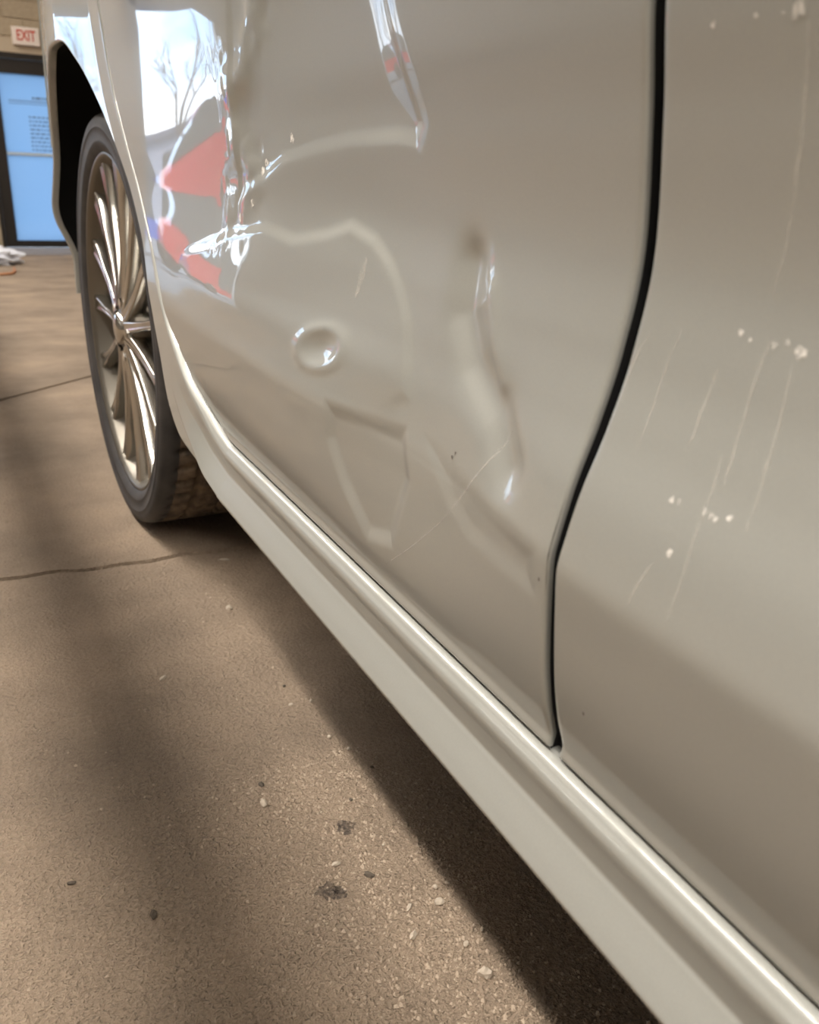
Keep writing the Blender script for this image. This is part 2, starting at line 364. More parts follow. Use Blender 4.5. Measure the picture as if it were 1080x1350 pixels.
def body_u(v,w,plain=False):
    t=sstep(.35,1.15,v); u=up_f(w)*(1-t)+up_r(w)*t
    u=smax(u,low_b(w),.0016)
    s=sstep(.85,.99,v); k=sstep(-.293,-.285,w)
    lowp=np.where(w<-.2935, sill(np.maximum(w,-.3535))*(1-s)+low_b(w)*s, u)
    u=u if plain else lowp
    vcr=rear_edge(w)+.08; fl=np.minimum(v,1.62)-vcr
    fl=.5*(fl+np.sqrt(fl*fl+.006**2))*.075*sstep(-.25,-.12,w)
    return u-fl+.22*np.maximum(v-1.62,0)**2

def poly_sd(v, w, poly):            # signed distance, inside positive
    P = np.array(poly); n = len(P); best = np.full(v.shape, 9.0); ins = np.zeros(v.shape, bool)
    for i in range(n):
        a = P[i]; b = P[(i+1)%n]; e = b-a; L2 = e.dot(e)
        t = np.clip(((v-a[0])*e[0]+(w-a[1])*e[1])/L2,0,1)
        best = np.minimum(best, np.hypot(v-a[0]-t*e[0], w-a[1]-t*e[1]))
        c = ((a[1] > w) != (b[1] > w)); x = (b[0]-a[0])*(w-a[1])/(b[1]-a[1]+1e-12)+a[0]
        ins ^= c & (v < x)
    return np.where(ins, best, -best)
def line_d(v, w, pts):
    P = np.array(pts); best = np.full(v.shape, 9.0)
    for i in range(len(P)-1):
        a = P[i]; e = P[i+1]-a; t = np.clip(((v-a[0])*e[0]+(w-a[1])*e[1])/e.dot(e),0,1)
        best = np.minimum(best, np.hypot(v-a[0]-t*e[0], w-a[1]-t*e[1]))
    return best
skyl = pchip([-.30,-.16,-.12,-.074,-.022,.031,.077,.13,.2,.36],[1.02,1.05,1.01,.965,.99,1.03,1.063,1.095,1.10,1.10])
ARC1 = [(.9701,-.1062),(.8273,-.0733),(.7345,-.0573),(.6761,-.0623),(.6275,-.0538),(.5904,-.0437),(.5535,-.0506),(.5277,-.0627),(.5016,-.0811),(.4868,-.0955),(.4718,-.1213),(.4644,-.1436)]
def vnoise(v, w, cell, seed):        # smooth value noise
    rg_ = np.random.RandomState(seed).rand(64,64); x = v/cell; y = w/cell+20
    xi = np.floor(x).astype(int); yi = np.floor(y).astype(int); fx = x-xi; fy = y-yi
    fx = fx*fx*fx*(fx*(fx*6-15)+10); fy = fy*fy*fy*(fy*(fy*6-15)+10)
    g = lambda a,b: rg_[a % 64, b % 64]
    return (g(xi,yi)*(1-fx)+g(xi+1,yi)*fx)*(1-fy)+(g(xi,yi+1)*(1-fx)+g(xi+1,yi+1)*fx)*fy
def dent(v, w):
    v = np.asarray(v,float); w = np.asarray(w,float)
    bowl = sstep(0.20,.50,skyl(w)-v)*sstep(.24,.70,v)
    ww = .25+.75*sstep(-.19,-.06,w); ww = ww*sstep(-.285,-.18,w)*(1-sstep(.16,.34,w))
    d = .017*bowl*ww
    d = d+.014*np.exp(-((v-.44)/.12)**2)*np.where(w > -.175, 1-sstep(-.175,-.07,w), np.clip((w+.288)/.113,0,1))
    P1 = ARC1+[(.50,-.166),(.70,-.171),(.95,-.168),(1.05,-.155)]
    s1 = poly_sd(v,w,P1)
    d = d-(.0026+.0022*vnoise(v,w,.11,7))*(.65*sstep(-.003,.010,s1)+.35*sstep(-.012,.035,s1))*sstep(-.172,-.125,w)*(1-sstep(.82,1.0,v))
    # ridge above: step between the upper bowl and the middle shelf
    a0 = [(.80,-.045),(.74,-.022),(.707,-.0093),(.6518,.0003),(.597,.0073),(.5284,.0099),(.4991,.0076),(.49,.02)]
    s0 = poly_sd(v,w,a0+[(.522,.075),(.55,.15),(.64,.22),(.80,.16)])
    d = d+(.0022+.0026*vnoise(v,w,.13,9))*(.6*sstep(-.003,.010,s0)+.4*sstep(-.012,.03,s0))*(1-sstep(.07,.17,w))
    # small ringed dimple
    q = np.hypot((v-.597+(w+.137)*.7)/.028,(w+.137)/.0140)
    d = d+.0034*np.exp(-q**2*2.0)-.0016*np.exp(-((q-1.15)/.35)**2)
    # pinched V near the front edge
    l1 = line_d(v,w,[(.428,-.055),(.425,-.081),(.405,-.105),(.368,-.125),(.345,-.148)])
    d = d+.0056*np.exp(-(l1/.014)**2)
    l2 = line_d(v,w,[(.40,-.066),(.386,-.09),(.372,-.11)])
    d = d-.0016*np.exp(-(l2/.007)**2)
    # wrinkles where the sheet folded
    l3 = line_d(v,w,[(.745,.11),(.757,.077),(.80,.04),(.80,0),(.77,-.02),(.825,-.056)])
    d = d-.0022*np.exp(-(l3/.020)**2)*(.6+.8*vnoise(v,w,.045,3))+.0030*np.exp(-(l3/.030)**2)*(vnoise(v,w,.030,1)-.5)+.0012*np.exp(-(l3/.035)**2)*(vnoise(v*1.0,w,.014,2)-.5)
    # facets below the crease
    s4 = poly_sd(v,w,[(.5757,-.170),(.572,-.2009),(.5495,-.231),(.51,-.262),(.4686,-.25),(.4486,-.194),(.462,-.160)])
    d = d+.0032*sstep(-.002,.014,s4)
    s5 = poly_sd(v,w,[(.4386,-.160),(.30,-.176),(.30,-.2),(.37,-.2),(.4,-.19)])
    d = d+.0015*sstep(-.004,.012,s5)
    return d


V_GAP = .2890
EXT = [(-.004,0),(-.0020,.0001),(-.0010,.0005),(-.0003,.0012),(0,.0023),(0,.0042)]      # rounded hem: offset outwards, depth
def panel(name, v0f, v1f, w0, w1, ufn, nv, wrows, parent, m, hem_bottom=True):
    # rows in w, columns between v0f(w) and v1f(w); hems on both sides and the bottom
    wr = np.array(wrows); rows = []
    wlist = [(w0+(-o), d) for (o,d) in reversed(EXT)] + [(w,0.0) for w in wr if w > w0+.0045]
    for (w, d) in wlist:
        a = v0f(max(w,w0)); b = v1f(max(w,w0))
        inner = np.linspace(a+.004, b-.004, nv)
        vs = np.concatenate([[a-o for (o,_) in reversed(EXT)][:-1], inner, [b+o for (o,_) in EXT][1:]])
        ds = np.concatenate([[dd for (_,dd) in reversed(EXT)][:-1], np.zeros(nv), [dd for (_,dd) in EXT][1:]])
        ve = np.clip(vs, a+.0001, b-.0001); dep = np.maximum(ds, d)
        u = ufn(ve, np.full_like(ve, max(w,w0))) + dep
        rows.append(loc(u, vs, np.full_like(vs,w)))
    return grid_obj(name, np.array(rows), m, parent, flip=False)
W_DOOR = -.2918
rows_fine = np.concatenate([np.arange(W_DOOR, .20, .0015), np.linspace(.20,.362,24)])
rows_mid = np.concatenate([np.arange(W_DOOR, .05, .003), np.linspace(.05,.362,40)])
def dented(v, w): return door_u(v,w)+dent(v,w)
rear_door = panel('rear_door', lambda w: V_GAP, lambda w: float(rear_edge(w)), W_DOOR, .362, dented, 500, rows_fine, car, M_paint)
rear_door['label'] = 'crumpled beige rear door with sharp dents'
VCF = -1.17; VM = VC+VCF
front_door = panel('front_door', lambda w: VM-float(rear_edge(w)), lambda w: V_GAP-.0092, W_DOOR, .362, door_u, 160, rows_mid, car, M_paint)
front_door['label'] = 'smooth beige front door with pale drip marks'

# --- sill
SP = [(.270,-.2950),(.2675,-.2938)]
ws = np.concatenate([np.linspace(-.2937,-.3025,30), np.linspace(-.3035,-.324,14), np.linspace(-.325,-.329,6), np.linspace(-.331,-.347,12), np.linspace(-.348,-.3535,10)])
SP += [(float(sill(w)),float(w)) for w in ws]
SP += [(.2448,-.3536),(.2432,-.3542),(.2428,-.3551),(.2436,-.3560),(.246,-.3562),(.252,-.3555),(.256,-.351),(.262,-.350),(.2625,-.356),(.2655,-.356),(.266,-.34),(.30,-.335)]
vv = np.linspace(VM-.846, .846, 60)
S = np.array([loc(np.full_like(vv,a), vv, np.full_like(vv,b)) for (a,b) in SP])
grid_obj('sill', S, M_paint, car, flip=True)

# --- quarter panel around the wheel arch
INNER = [(.845,-.3535),(.90,-.348),(.945,-.340),(.996,-.331),(1.052,-.2985),(1.0889,-.2391),(1.1156,-.1868),(1.1591,-.1176),(1.2313,-.058),(1.3126,-.0039),(1.4006,.0546),(1.5022,.1085),(1.6057,.1400),(1.72,.1380),(1.80,.108),(1.92,.03),(2.0,-.08),(2.05,-.2),(2.07,-.32)]
OUTER = [(.845,-.2937),(.885,-.2872),(.928,-.268),(.969,-.2465),(1.006,-.2161),(1.034,-.195),(1.063,-.164),(1.10,-.127),(1.135,-.0963),(1.232,-.0113),(1.296,.0703),(1.331,.169),(1.368,.362),(1.5,.362),(1.65,.362),(2.0,.362),(2.3,.362),(2.32,.0),(2.30,-.32)]
def quarter(name, mirror=False, shift=0.0, fine=True):
    ki = np.arange(len(INNER)); n1 = 30 if fine else 8; n2 = 12 if fine else 5
    ts = np.concatenate([np.linspace(i,i+1,n1 if i < 11 else n2,endpoint=False) for i in range(len(INNER)-1)]+[[len(INNER)-1.]])
    iv = pchip(ki,[p[0] for p in INNER])(ts); iw = pchip(ki,[p[1] for p in INNER])(ts) + shift*sstep(3.5,8,ts)*(1-sstep(14,18,ts))
    ov = pchip(ki,[p[0] for p in OUTER])(ts); ow = pchip(ki,[p[1] for p in OUTER])(ts)
    L = np.hypot(ov-iv,ow-iw); dv = (iv-ov)/L; dw = (iw-ow)/L
    ss = np.linspace(0,1,100 if fine else 30)**0.9
    cols = []
    def surf(v, w, dl):
        base = body_u(v,w,True); f1 = sstep(.6,4.0,ts)
        sd = sill(np.maximum(-.2937-dl,-.3535)); u = sd*(1-f1)+base*f1
        return u + .012*(1-sstep(0,.007,dl))*f1*(1-sstep(4,8.5,ts)) 
    for (o,d) in [(.0,.022)]:
        cols.append((ov-dv*o, ow-dw*o, surf(ov,ow,np.zeros_like(ts))+.02))
    for (o,d) in [(0,.0035),(.0004,.0018),(.0014,.0006)]:
        v = ov+dv*o; w = ow+dw*o; cols.append((v,w,surf(v,w,o+np.zeros_like(ts))+d))
    for s in ss[1:-1]:
        o = .003+(L-.008)*s; v = ov+dv*o; w = ow+dw*o; cols.append((v,w,surf(v,w,o)))
    for (o,d) in [(.0035,.0004),(.0015,.0014),(.0003,.0035),(0,.006),(0,.014)]:
        v = iv-dv*o; w = iw-dw*o; cols.append((v,w,surf(v,w,L-o)+d))
    P = np.array([loc(u,(VM-v) if mirror else v,w) for (v,w,u) in cols])
    return grid_obj(name, P, M_paint, car, flip=mirror)
quarter('quarter_panel')
quarter('front_fender', True, 0.11, False)

# black sheets in the door gaps: seals, plus shade put in as colour
wsj = np.linspace(-.31,.36,60); jam = []
for dv_ in (-.05,.05):
    jam.append(loc(door_u(np.full_like(wsj,V_GAP),wsj)+.045, np.full_like(wsj,V_GAP+dv_), wsj))
grid_obj('gap_seal_shade', np.array(jam), M_black, car)
vg = np.full_like(wsj,V_GAP+.0008); vf = vg-.0108
grid_obj('gap_seal_shade', np.array([loc(door_u(vg,wsj)+a, vg, wsj) for a in (.0032,.05)]), M_black, car)
grid_obj('gap_seal_shade', np.array([loc(door_u(vf,wsj)+a, vf, wsj) for a in (.0032,.05)]), M_black, car)
jam = [loc(door_u(rear_edge(wsj),wsj)+.045, rear_edge(wsj)+dv_, wsj) for dv_ in (-.05,.07)]
grid_obj('gap_seal_shade', np.array(jam), M_black, car)
MB().box(.2685-UC,.30-UC,VM-.84,.87,-.31+WBASE,-.275+WBASE).build('gap_seal_shade', M_black, car)

# belt moulding, side glass, pillars, roof
vb = np.linspace(-.62,1.62,60)
MBm = np.array([loc(a+0*vb, vb, b+0*vb) for (a,b) in ((.268,.362),(.264,.368),(.268,.380),(.285,.383),(.30,.375))])
grid_obj('belt_moulding', MBm, M_plastic, car)
def glass(v0b,v1b,v0t,v1t):
    P = []
    for k in np.linspace(0,1,14):
        a = v0b+(v0t-v0b)*k; b = v1b+(v1t-v1b)*k; v = np.linspace(a,b,16)
        P.append(loc(.292+.20*k**1.25+0*v, v, .372+.43*k+0*v))
    return np.array(P)
for (nm_,q,par) in (('window_pane',(.33,1.25,.36,1.02),rear_door),('window_pane',(-.55,.24,-.02,.27),front_door),('quarter_glass',(1.31,1.62,1.08,1.34),car)):
    grid_obj(nm_, glass(*q), M_glass, par)
def pillar(v0b,v1b,v0t,v1t):
    P = glass(v0b,v1b,v0t,v1t); P[...,0] -= .006; return P
for q in ((.235,.335,.265,.365),(1.245,1.315,1.015,1.085)): grid_obj('pillar', pillar(*q), M_plastic, car)
for q in ((-.75,-.54,-.16,-.015),(1.615,1.85,1.335,1.62)): grid_obj('pillar', pillar(*q), M_paint, car)
us = np.linspace(.46,2*UC-.46,30); vr = np.linspace(-.2,1.66,40)
R = np.array([loc(us, v+0*us, .80+.075*(1-((us-UC)/.71)**4)*math.sin(math.pi*min(1,max(0,(v+.5)/2.5)))**.5) for v in vr])
grid_obj('roof', R, M_paint, car)
def cross(name, va, wa, vb_, wb_, ins_a, ins_b, m, n=14, crown=.05):
    P = []
    for k in np.linspace(0,1,n):
        a = .30+ins_a+(ins_b-ins_a)*k; u = np.linspace(a,2*UC-a,26); c = (1-((u-UC)/(UC-a))**2)
        P.append(loc(u, va+(vb_-va)*k+0*u, wa+(wb_-wa)*k+crown*c*math.sin(math.pi*(.15+.7*k))))
    return grid_obj(name, np.array(P), m, car)
cross('windshield',-.78,.40,-.18,.82,.02,.17,M_glass)
cross('rear_window',1.64,.82,2.02,.42,.17,.03,M_glass)
cross('hood',-2.02,.16,-.78,.40,.05,.0,M_paint,20,.06)
cross('tailgate',2.02,.42,2.34,.34,.03,.0,M_paint,10,.02)
cross('tailgate',2.34,.34,2.36,-.02,.0,.0,M_paint,10,.0)
MB().box(.38-UC,2*UC-.38-UC,2.24,2.44,-.33+WBASE,.02+WBASE).build('rear_bumper', M_paint, car, bevel=.05)
MB().box(.28-UC,2*UC-.28-UC,-2.16,-1.86,-.30+WBASE,.16+WBASE).build('front_bumper', M_paint, car, bevel=.06)
# floor pan and wheel-arch liners
MB().box(.27-UC,2*UC-.27-UC,VM-1.05,1.05,-.338+WBASE,-.26+WBASE).box(.60-UC,2*UC-.60-UC,1.05,2.25,-.30+WBASE,-.1+WBASE).box(.60-UC,2*UC-.60-UC,-1.9,VM-1.05,-.30+WBASE,-.1+WBASE).build('floor_pan', M_dark, car)
def liner(mirror, shift, side):
    ki = np.arange(len(INNER)); ts = np.linspace(3,len(INNER)-1,70)
    v = pchip(ki,[p[0] for p in INNER])(ts); w = pchip(ki,[p[1] for p in INNER])(ts)+shift*sstep(3.5,8,ts)*(1-sstep(14,18,ts)); u = body_u(v,w)
    rows = []
    for (du,k) in ((.012,1.0),(.03,1.02),(.08,1.04),(.36,1.04),(.36,.5),(.36,.04)):
        r = loc(np.maximum(u+du,.60) if du > .3 else u+du, VC+(v-VC)*k, WC+(w-WC)*k); r[:,0] *= side
        if mirror: r[:,1] = VM-r[:,1]
        rows.append(r)
    return grid_obj('wheel_arch_liner', np.array(rows), M_dark, car)
WCF = -(CAM_H+VCF*math.sin(PITCH))/math.cos(PITCH)+RT
for side in (1,-1): liner(False,0.0,side); liner(True,.11,side)
# plain far side of the body
def far(name, v0, v1, w0, w1):
    w_ = np.linspace(w0,w1,40); v_ = np.linspace(v0,v1,24)
    P = np.array([loc(2*UC-body_u(v_+0*w, np.full_like(v_,w)), v_, np.full_like(v_,w)) for w in w_])
    return grid_obj(name, P, M_paint, car)
far('front_door',-.80,V_GAP-.006,-.29,.362); far('rear_door',V_GAP,1.12,-.29,.362); far('sill',-.72,1.05,-.352,-.294); far('quarter_panel',1.125,2.3,.15,.362); far('front_fender',-1.95,-.805,.21,.362)
for q in ((.33,1.25,.36,1.02),(-.55,.24,-.02,.27),(1.31,1.62,1.08,1.34)):
    P = glass(*q); P[...,0] *= -1; grid_obj('window_pane', P, M_glass, car)
for q in ((.235,.335,.265,.365),(1.245,1.315,1.015,1.085),(-.75,-.54,-.16,-.015),(1.615,1.85,1.335,1.62)):
    P = pillar(*q); P[...,0] *= -1; grid_obj('pillar', P, M_plastic, car)
# door handles
for par, v_ in ((rear_door,1.12),(front_door,.10)):
    MB().tube([(.246-UC,v_-.09,.20+WBASE),(.215-UC,v_-.07,.205+WBASE),(.212-UC,v_+.05,.21+WBASE),(.246-UC,v_+.085,.212+WBASE)],.011,10).build('door_handle', M_paint, par, True)

# --- wheels
def tire_mesh():
    prof = [(.286,.022),(.2935,.012),(.300,.0070),(.309,.0030),(.3125,.0022),(.3135,.0030),(.323,.0008),(.331,.0010),(.3318,.0002),(.3328,.0012),(.340,.0010),(.3465,.0028),(.3510,.0070),(.3540,.0140),(.3555,.0220)]
    NA = 480; xs = []
    for x in np.linspace(.030,.205,48): xs.append(x)
    rows = []; ang = np.arange(NA)*2*math.pi/NA
    for (r,x) in prof: rows.append((np.full(NA,r),np.full(NA,x)))
    for x in xs:
        r = np.full(NA,.356)-.10*max(0,abs(x-.1175)-.06)**2/.0275*.3
        for gx in (.066,.1175,.169):
            if abs(x-gx) < .0052: r -= .008
        ph = (np.arange(NA)+ (x-.1)*60*(1 if x < .1175 else -1)) % 8
        shoulder = x < .062 or x > .173
        r = np.where((ph < 2.0 if shoulder else ph < 1.4), np.minimum(r,.356-.0065), r)
        rows.append((r,np.full(NA,x)))
    for (r,x) in reversed(prof): rows.append((np.full(NA,r),np.full(NA,.235-x)))
    return np.array([np.stack([x,r*np.cos(ang),r*np.sin(ang)],-1) for (r,x) in rows])
TIRE = tire_mesh()
def make_wheel(uc, vc, wc):
    wob = MB().lathe([(.296,.0125),(.2925,.0095),(.2885,.0115),(.2850,.0200),(.2780,.036),(.268,.06),(.258,.12),(.262,.20),(.262,.208),(.250,.200),(.246,.12),(.25,.06)],96).build('wheel', M_alloy_d, car, True)
    wob.location = (uc-UC, vc, wc+WBASE)
    ti = grid_obj('tire', TIRE, M_tire, wob, closed=True); ti.data.materials.append(M_tread)
    NT = TIRE.shape[0]-1; mi = np.zeros((NT,TIRE.shape[1]),int); mi[15:15+48] = 1; ti.data.polygons.foreach_set('material_index', mi.reshape(-1).tolist())
    # one spoke, copied around the hub
    sp = []; rs = np.concatenate([np.linspace(.040,.27,22),[.280,.286]])
    for r in rs:
        k = (r-.04)/.246
        x = .012+.010*math.sin(min(1,k)*math.pi)**.8 + .006*max(0,k-.6)/.4
        wd = .0115-.004*math.sin(math.pi*min(1,k*1.05))+.006*max(0,k-.72)/.28
        dp = .030-.012*k
        c = [(-wd,dp),(-wd,.0035),(-wd*.82,.0008),(-wd*.60,0),(-wd*.34,.0014),(0,.0022),(wd*.34,.0014),(wd*.60,0),(wd*.82,.0008),(wd,.0035),(wd,dp)]
        sp.append([(x+d,r,t) for (t,d) in c])
    s0 = grid_obj('spoke', np.array(sp), M_alloy, wob, flip=True)
    for i in range(15):
        o = s0 if i == 0 else link(s0.copy(), wob)
        o.rotation_euler = (2*math.pi*i/15,0,0)
    MB().lathe([(.0005,.014),(.02,.0145),(.033,.016),(.036,.020),(.046,.022),(.062,.024),(.066,.032),(.066,.09)],48).build('hub', M_alloy_d, wob, True)
    MB().lathe([(.0005,.0035),(.012,.0040),(.024,.0065),(.029,.0110),(.030,.030)],32).build('center_cap', M_alloy, wob, True)
    for i in range(5):
        a = 2*math.pi*(i+.5)/5; MB().tube([(.013,.051*math.cos(a),.051*math.sin(a)),(.030,.051*math.cos(a),.051*math.sin(a))],.0085,6).build('lug_nut', M_chrome, wob)
    MB().lathe([(.05,.085),(.165,.085),(.165,.105),(.05,.105)],48).build('brake_disc', M_disc, wob)
    MB().lathe([(.0005,.15),(.245,.15)],48).build('backing_plate', M_dark, wob)
    return wob
def copy_tree(o, parent):
    c = o.copy(); link(c, parent)
    for ch in list(o.children):
        d = ch.copy(); link(d, c)
    return c
wheel = make_wheel(UW, VC+.018, WC)
w2 = copy_tree(wheel, car); w2.location = (UW-UC, VCF, WCF+WBASE)
for (v_,w_) in ((VC,WC),(VCF,WCF)):
    w3 = copy_tree(wheel, car); w3.location = (UC-UW, v_, w_+WBASE); w3.rotation_euler = (0,0,math.pi)

# --- marks on the paint
def decal_mat(name, col, alpha):
    m = mat(name, col, 0.7); b = bsdf(m); N = m.node_tree.nodes
    no = N.new('ShaderNodeTexNoise'); no.inputs['Scale'].default_value = 260; no.inputs['Detail'].default_value = 4
    tc = N.new('ShaderNodeTexCoord'); m.node_tree.links.new(tc.outputs['Object'], no.inputs['Vector'])
    mr = N.new('ShaderNodeMapRange'); mr.inputs['From Min'].default_value = .35; mr.inputs['From Max'].default_value = .65; mr.inputs['To Min'].default_value = alpha*.25; mr.inputs['To Max'].default_value = alpha
    m.node_tree.links.new(no.outputs['Fac'], mr.inputs['Value']); m.node_tree.links.new(mr.outputs['Result'], b.inputs['Alpha'])
    return m
M_drip = decal_mat('dried_drip', (0.78,0.74,0.66), 0.26)
M_scuff = decal_mat('white_scuff', (0.85,0.82,0.76), 0.95)
M_scr = decal_mat('fine_scratch', (0.75,0.72,0.66), 0.5)
M_chip = mat('dark_chip', (0.10,0.085,0.075), 0.7)
def ribbon(name, pts, wid, ufn, m, parent, n=30, jit=.0006, seed=1):
    rg = np.random.RandomState(seed); k = np.arange(len(pts)); t = np.linspace(0,len(pts)-1,n)
    if len(pts) > 2: v = pchip(k,[p[0] for p in pts])(t); w = pchip(k,[p[1] for p in pts])(t)
    else: v = np.interp(t,k,[p[0] for p in pts]); w = np.interp(t,k,[p[1] for p in pts])
    v = v+np.convolve(rg.randn(n+4),np.ones(5)/5,'valid')*jit
    wd = wid*(.35+.65*np.sin(np.linspace(.12,math.pi-.12,n)))*(.7+.6*rg.rand(n))
    P = [loc(ufn(v+s*wd, w)-.00025, v+s*wd, w) for s in (-1,0,1)]
    return grid_obj(name, np.array(P), m, parent, flip=True)
DR = [[(.2142,.0528),(.2128,.0283),(.2129,-.0128),(.2157,-.04)],[(.2311,-.0696),(.2318,-.0883),(.2319,-.1026)],[(.255,-.0596),(.2575,-.0838),(.2567,-.1115)],[(.2708,-.0625),(.2763,-.0784),(.2775,-.0972)],[(.2112,-.0538),(.2124,-.0717),(.2107,-.0958),(.2088,-.1101)],[(.2142,-.0998),(.2115,-.1287),(.2093,-.1505),(.209,-.1675)],[(.224,-.1465),(.2285,-.1576),(.2315,-.1713)],[(.1994,-.0613),(.1945,-.0994),(.1914,-.1214)]]
for i,p in enumerate(DR): ribbon('drip_mark', p, .0007 if i else .0008, door_u, M_drip, front_door, 40, .0007, i)
SPK = [(.2184,.0502,3),(.224,.0503,1),(.2352,.0502,1.3),(.2543,.0496,1.3),(.2252,-.0554,1.8),(.22,-.0567,1.2),(.2089,-.0564,1.6),(.2036,-.0545,1.4),(.197,-.0567,3),(.2287,-.1229,1.6),(.2249,-.1222,1.5),(.2119,-.1215,1.7),(.2085,-.122,1.6),(.2057,-.1222,1.4),(.2001,-.1201,1.8),(.2187,-.1417,2.0)]
rg = random.Random(5)
def fleck(name, v, w, r, ufn, m, parent, el=1.0):
    n = 9; vs = []; ws_ = []
    for i in range(n):
        a = 2*math.pi*i/n; q = r*rg.uniform(.45,1.15); vs.append(v+q*math.cos(a)); ws_.append(w+q*el*math.sin(a))
    vs.append(v); ws_.append(w); vs = np.array(vs); ws_ = np.array(ws_); P = loc(ufn(vs,ws_)-.0003, vs, ws_)
    return mesh_obj(name, P.tolist(), [(i,n,(i+1)%n) for i in range(n)], m, parent)
for (v_,w_,s_) in SPK: fleck('scuff_mark', v_, w_, .00085*s_, door_u, M_scuff, front_door, 1.2)
for i,(v_,w_) in enumerate([(.7474,-.0171),(.7406,-.0104),(.7647,-.0439),(.7934,-.0582),(.6909,.0093)]): fleck('scuff_mark', v_, w_, .0042, dented, M_scuff, rear_door)
for i,p in enumerate([[(.3518,-.1306),(.3609,-.1457),(.3742,-.1673),(.3907,-.1883)],[(.3522,-.1332),(.3646,-.1532),(.4037,-.2024)],[(.4037,-.2024),(.4406,-.2357),(.4815,-.2686)]]): ribbon('scratch', p, .00035, dented, M_scr, rear_door, 50, .0002, 20+i)
ribbon('scuff_mark', [(.558,-.0662),(.560,-.08),(.5629,-.0939)], .004, dented, M_drip, rear_door, 20, .0005, 31)
for (v_,w_,par,fn) in ((.4021,-.1614,rear_door,dented),(.3991,-.1582,rear_door,dented),(.295,-.1888,rear_door,dented),(.2553,-.2442,front_door,door_u)): fleck('paint_chip', v_, w_, .0010, fn, M_chip, par, 1.5)

# ---------------------------------------------------------------- chips and grit on the floor
M_stone = mat('concrete_chip', (0.50,0.425,0.335), 0.85)
M_stone_d = mat('dark_chip_stone', (0.10,0.08,0.06), 0.85)
def chip(x, y, sx, sy, sz, m, seed, label, ang=0.0):
    bm = bmesh.new(); bmesh.ops.create_icosphere(bm, subdivisions=2, radius=1.0); r_ = random.Random(seed)
    for v in bm.verts: v.co *= r_.uniform(.72,1.12)
    for v in bm.verts: v.co = Vector((v.co.x*sx,v.co.y*sy,max(v.co.z,-.5)*sz))
    zmin = min(v.co.z for v in bm.verts)
    for v in bm.verts: v.co.z -= zmin
    me = bpy.data.meshes.new('concrete_chip'); bm.to_mesh(me); bm.free(); me.materials.append(m)
    o = link(bpy.data.objects.new('concrete_chip', me)); o.location = (x,y,0.0); o.rotation_euler = (0,0,ang)
    tag(o, label, 'stone chip', 'loose chips on the concrete floor')
G_L = 'tiny pale chip among the grit on the concrete floor beside the sill'
chips = [
 (.318,.420,.0062,.0050,.0045,0,'largest pale stone chip on the floor near the car shadow, lowest in view'),
 (.320,.452,.0030,.0025,.0022,0,G_L),(.323,.502,.0055,.0035,.0028,0,'pale flat stone chip between the car shadow and the dark pits'),
 (.296,.509,.0050,.0022,.0016,0,'thin pale sliver of stone left of the flat pale chip'),(.284,.480,.0050,.0028,.0022,0,'low pale stone chip below the thin sliver'),
 (.329,.519,.0030,.0022,.002,0,G_L),(.341,.518,.0028,.002,.002,0,G_L),(.341,.459,.0025,.002,.0018,0,G_L),
 (.281,.559,.0028,.0060,.003,1,'elongated dark chip standing near the dark stain'),
 (.227,.698,.0062,.0040,.003,0,'pale chip with a dark shadow in the middle of the floor'),(.235,.728,.0045,.003,.002,1,'small dark chip just above the pale shadowed chip'),
 (.093,.602,.0055,.0030,.003,1,'lone dark chip in the dim band at lower left of the floor'),
 (.259,.586,.0025,.0045,.0022,0,G_L),(.311,.589,.0022,.0016,.0014,0,G_L),
 (.326,.901,.0024,.002,.0018,1,'small dark chip high on the lit strip beside the car shadow'),(.318,.857,.0030,.0026,.0022,0,G_L),(.344,.854,.0028,.0024,.0022,0,G_L),
 (.334,.775,.0028,.0024,.002,0,G_L),(.345,.744,.0030,.0024,.002,0,G_L),(.329,1.143,.0055,.0045,.0045,0,'rounded pale chip on the lit strip near the rear tire'),
 (.376,1.324,.0110,.0035,.003,0,'small flat pale flake in front of the tire tread'),
 (.192,.986,.0065,.0030,.003,0,'pale bent chip far up the dim floor band'),(.036,.672,.0045,.0022,.002,1,'dark fleck at the left edge of the dim floor'),
 (.31,.663,.0025,.002,.0015,1,'dark fleck beside the faint round stain'),(.354,.702,.0025,.0020,.0016,1,'dark fleck at the very edge of the car shadow')]
ORD = ['first','second','third','fourth','fifth','sixth','seventh','eighth','ninth','tenth']
low_first = sorted(c[1]+c[0]*1e-3 for c in chips if c[6] == G_L)
for i,(x,y,a,b_,c_,d_,lb) in enumerate(chips):
    if lb == G_L: lb = 'tiny pale chip in the lit floor strip, %s of ten up from the bottom edge' % ORD[low_first.index(y+x*1e-3)]
    chip(x,y,a,b_,c_,M_stone_d if d_ else M_stone,40+i,lb,random.Random(i).uniform(0,3))
# dark stains soaked into the concrete
M_stain = decal_mat('oil_stain', (0.07,0.055,0.045), 0.75)
for (x,y,r_,lb) in ((.239,.559,.012,'dark ragged stain soaked in the floor below the faint round one'),(.288,.629,.011,'faint grey round stain on the lit floor'),(.248,.552,.008,'small dark stain touching the ragged dark one')):
    rg2 = random.Random(int(r_*1e5)); n = 18
    vs = [(x+r_*rg2.uniform(.5,1.2)*math.cos(2*math.pi*i/n), y+r_*rg2.uniform(.5,1.2)*math.sin(2*math.pi*i/n), .0006) for i in range(n)]+[(x,y,.0006)]
    tag(mesh_obj('oil_stain', vs, [(i,(i+1)%n,n) for i in range(n)], M_stain), lb, 'stain')
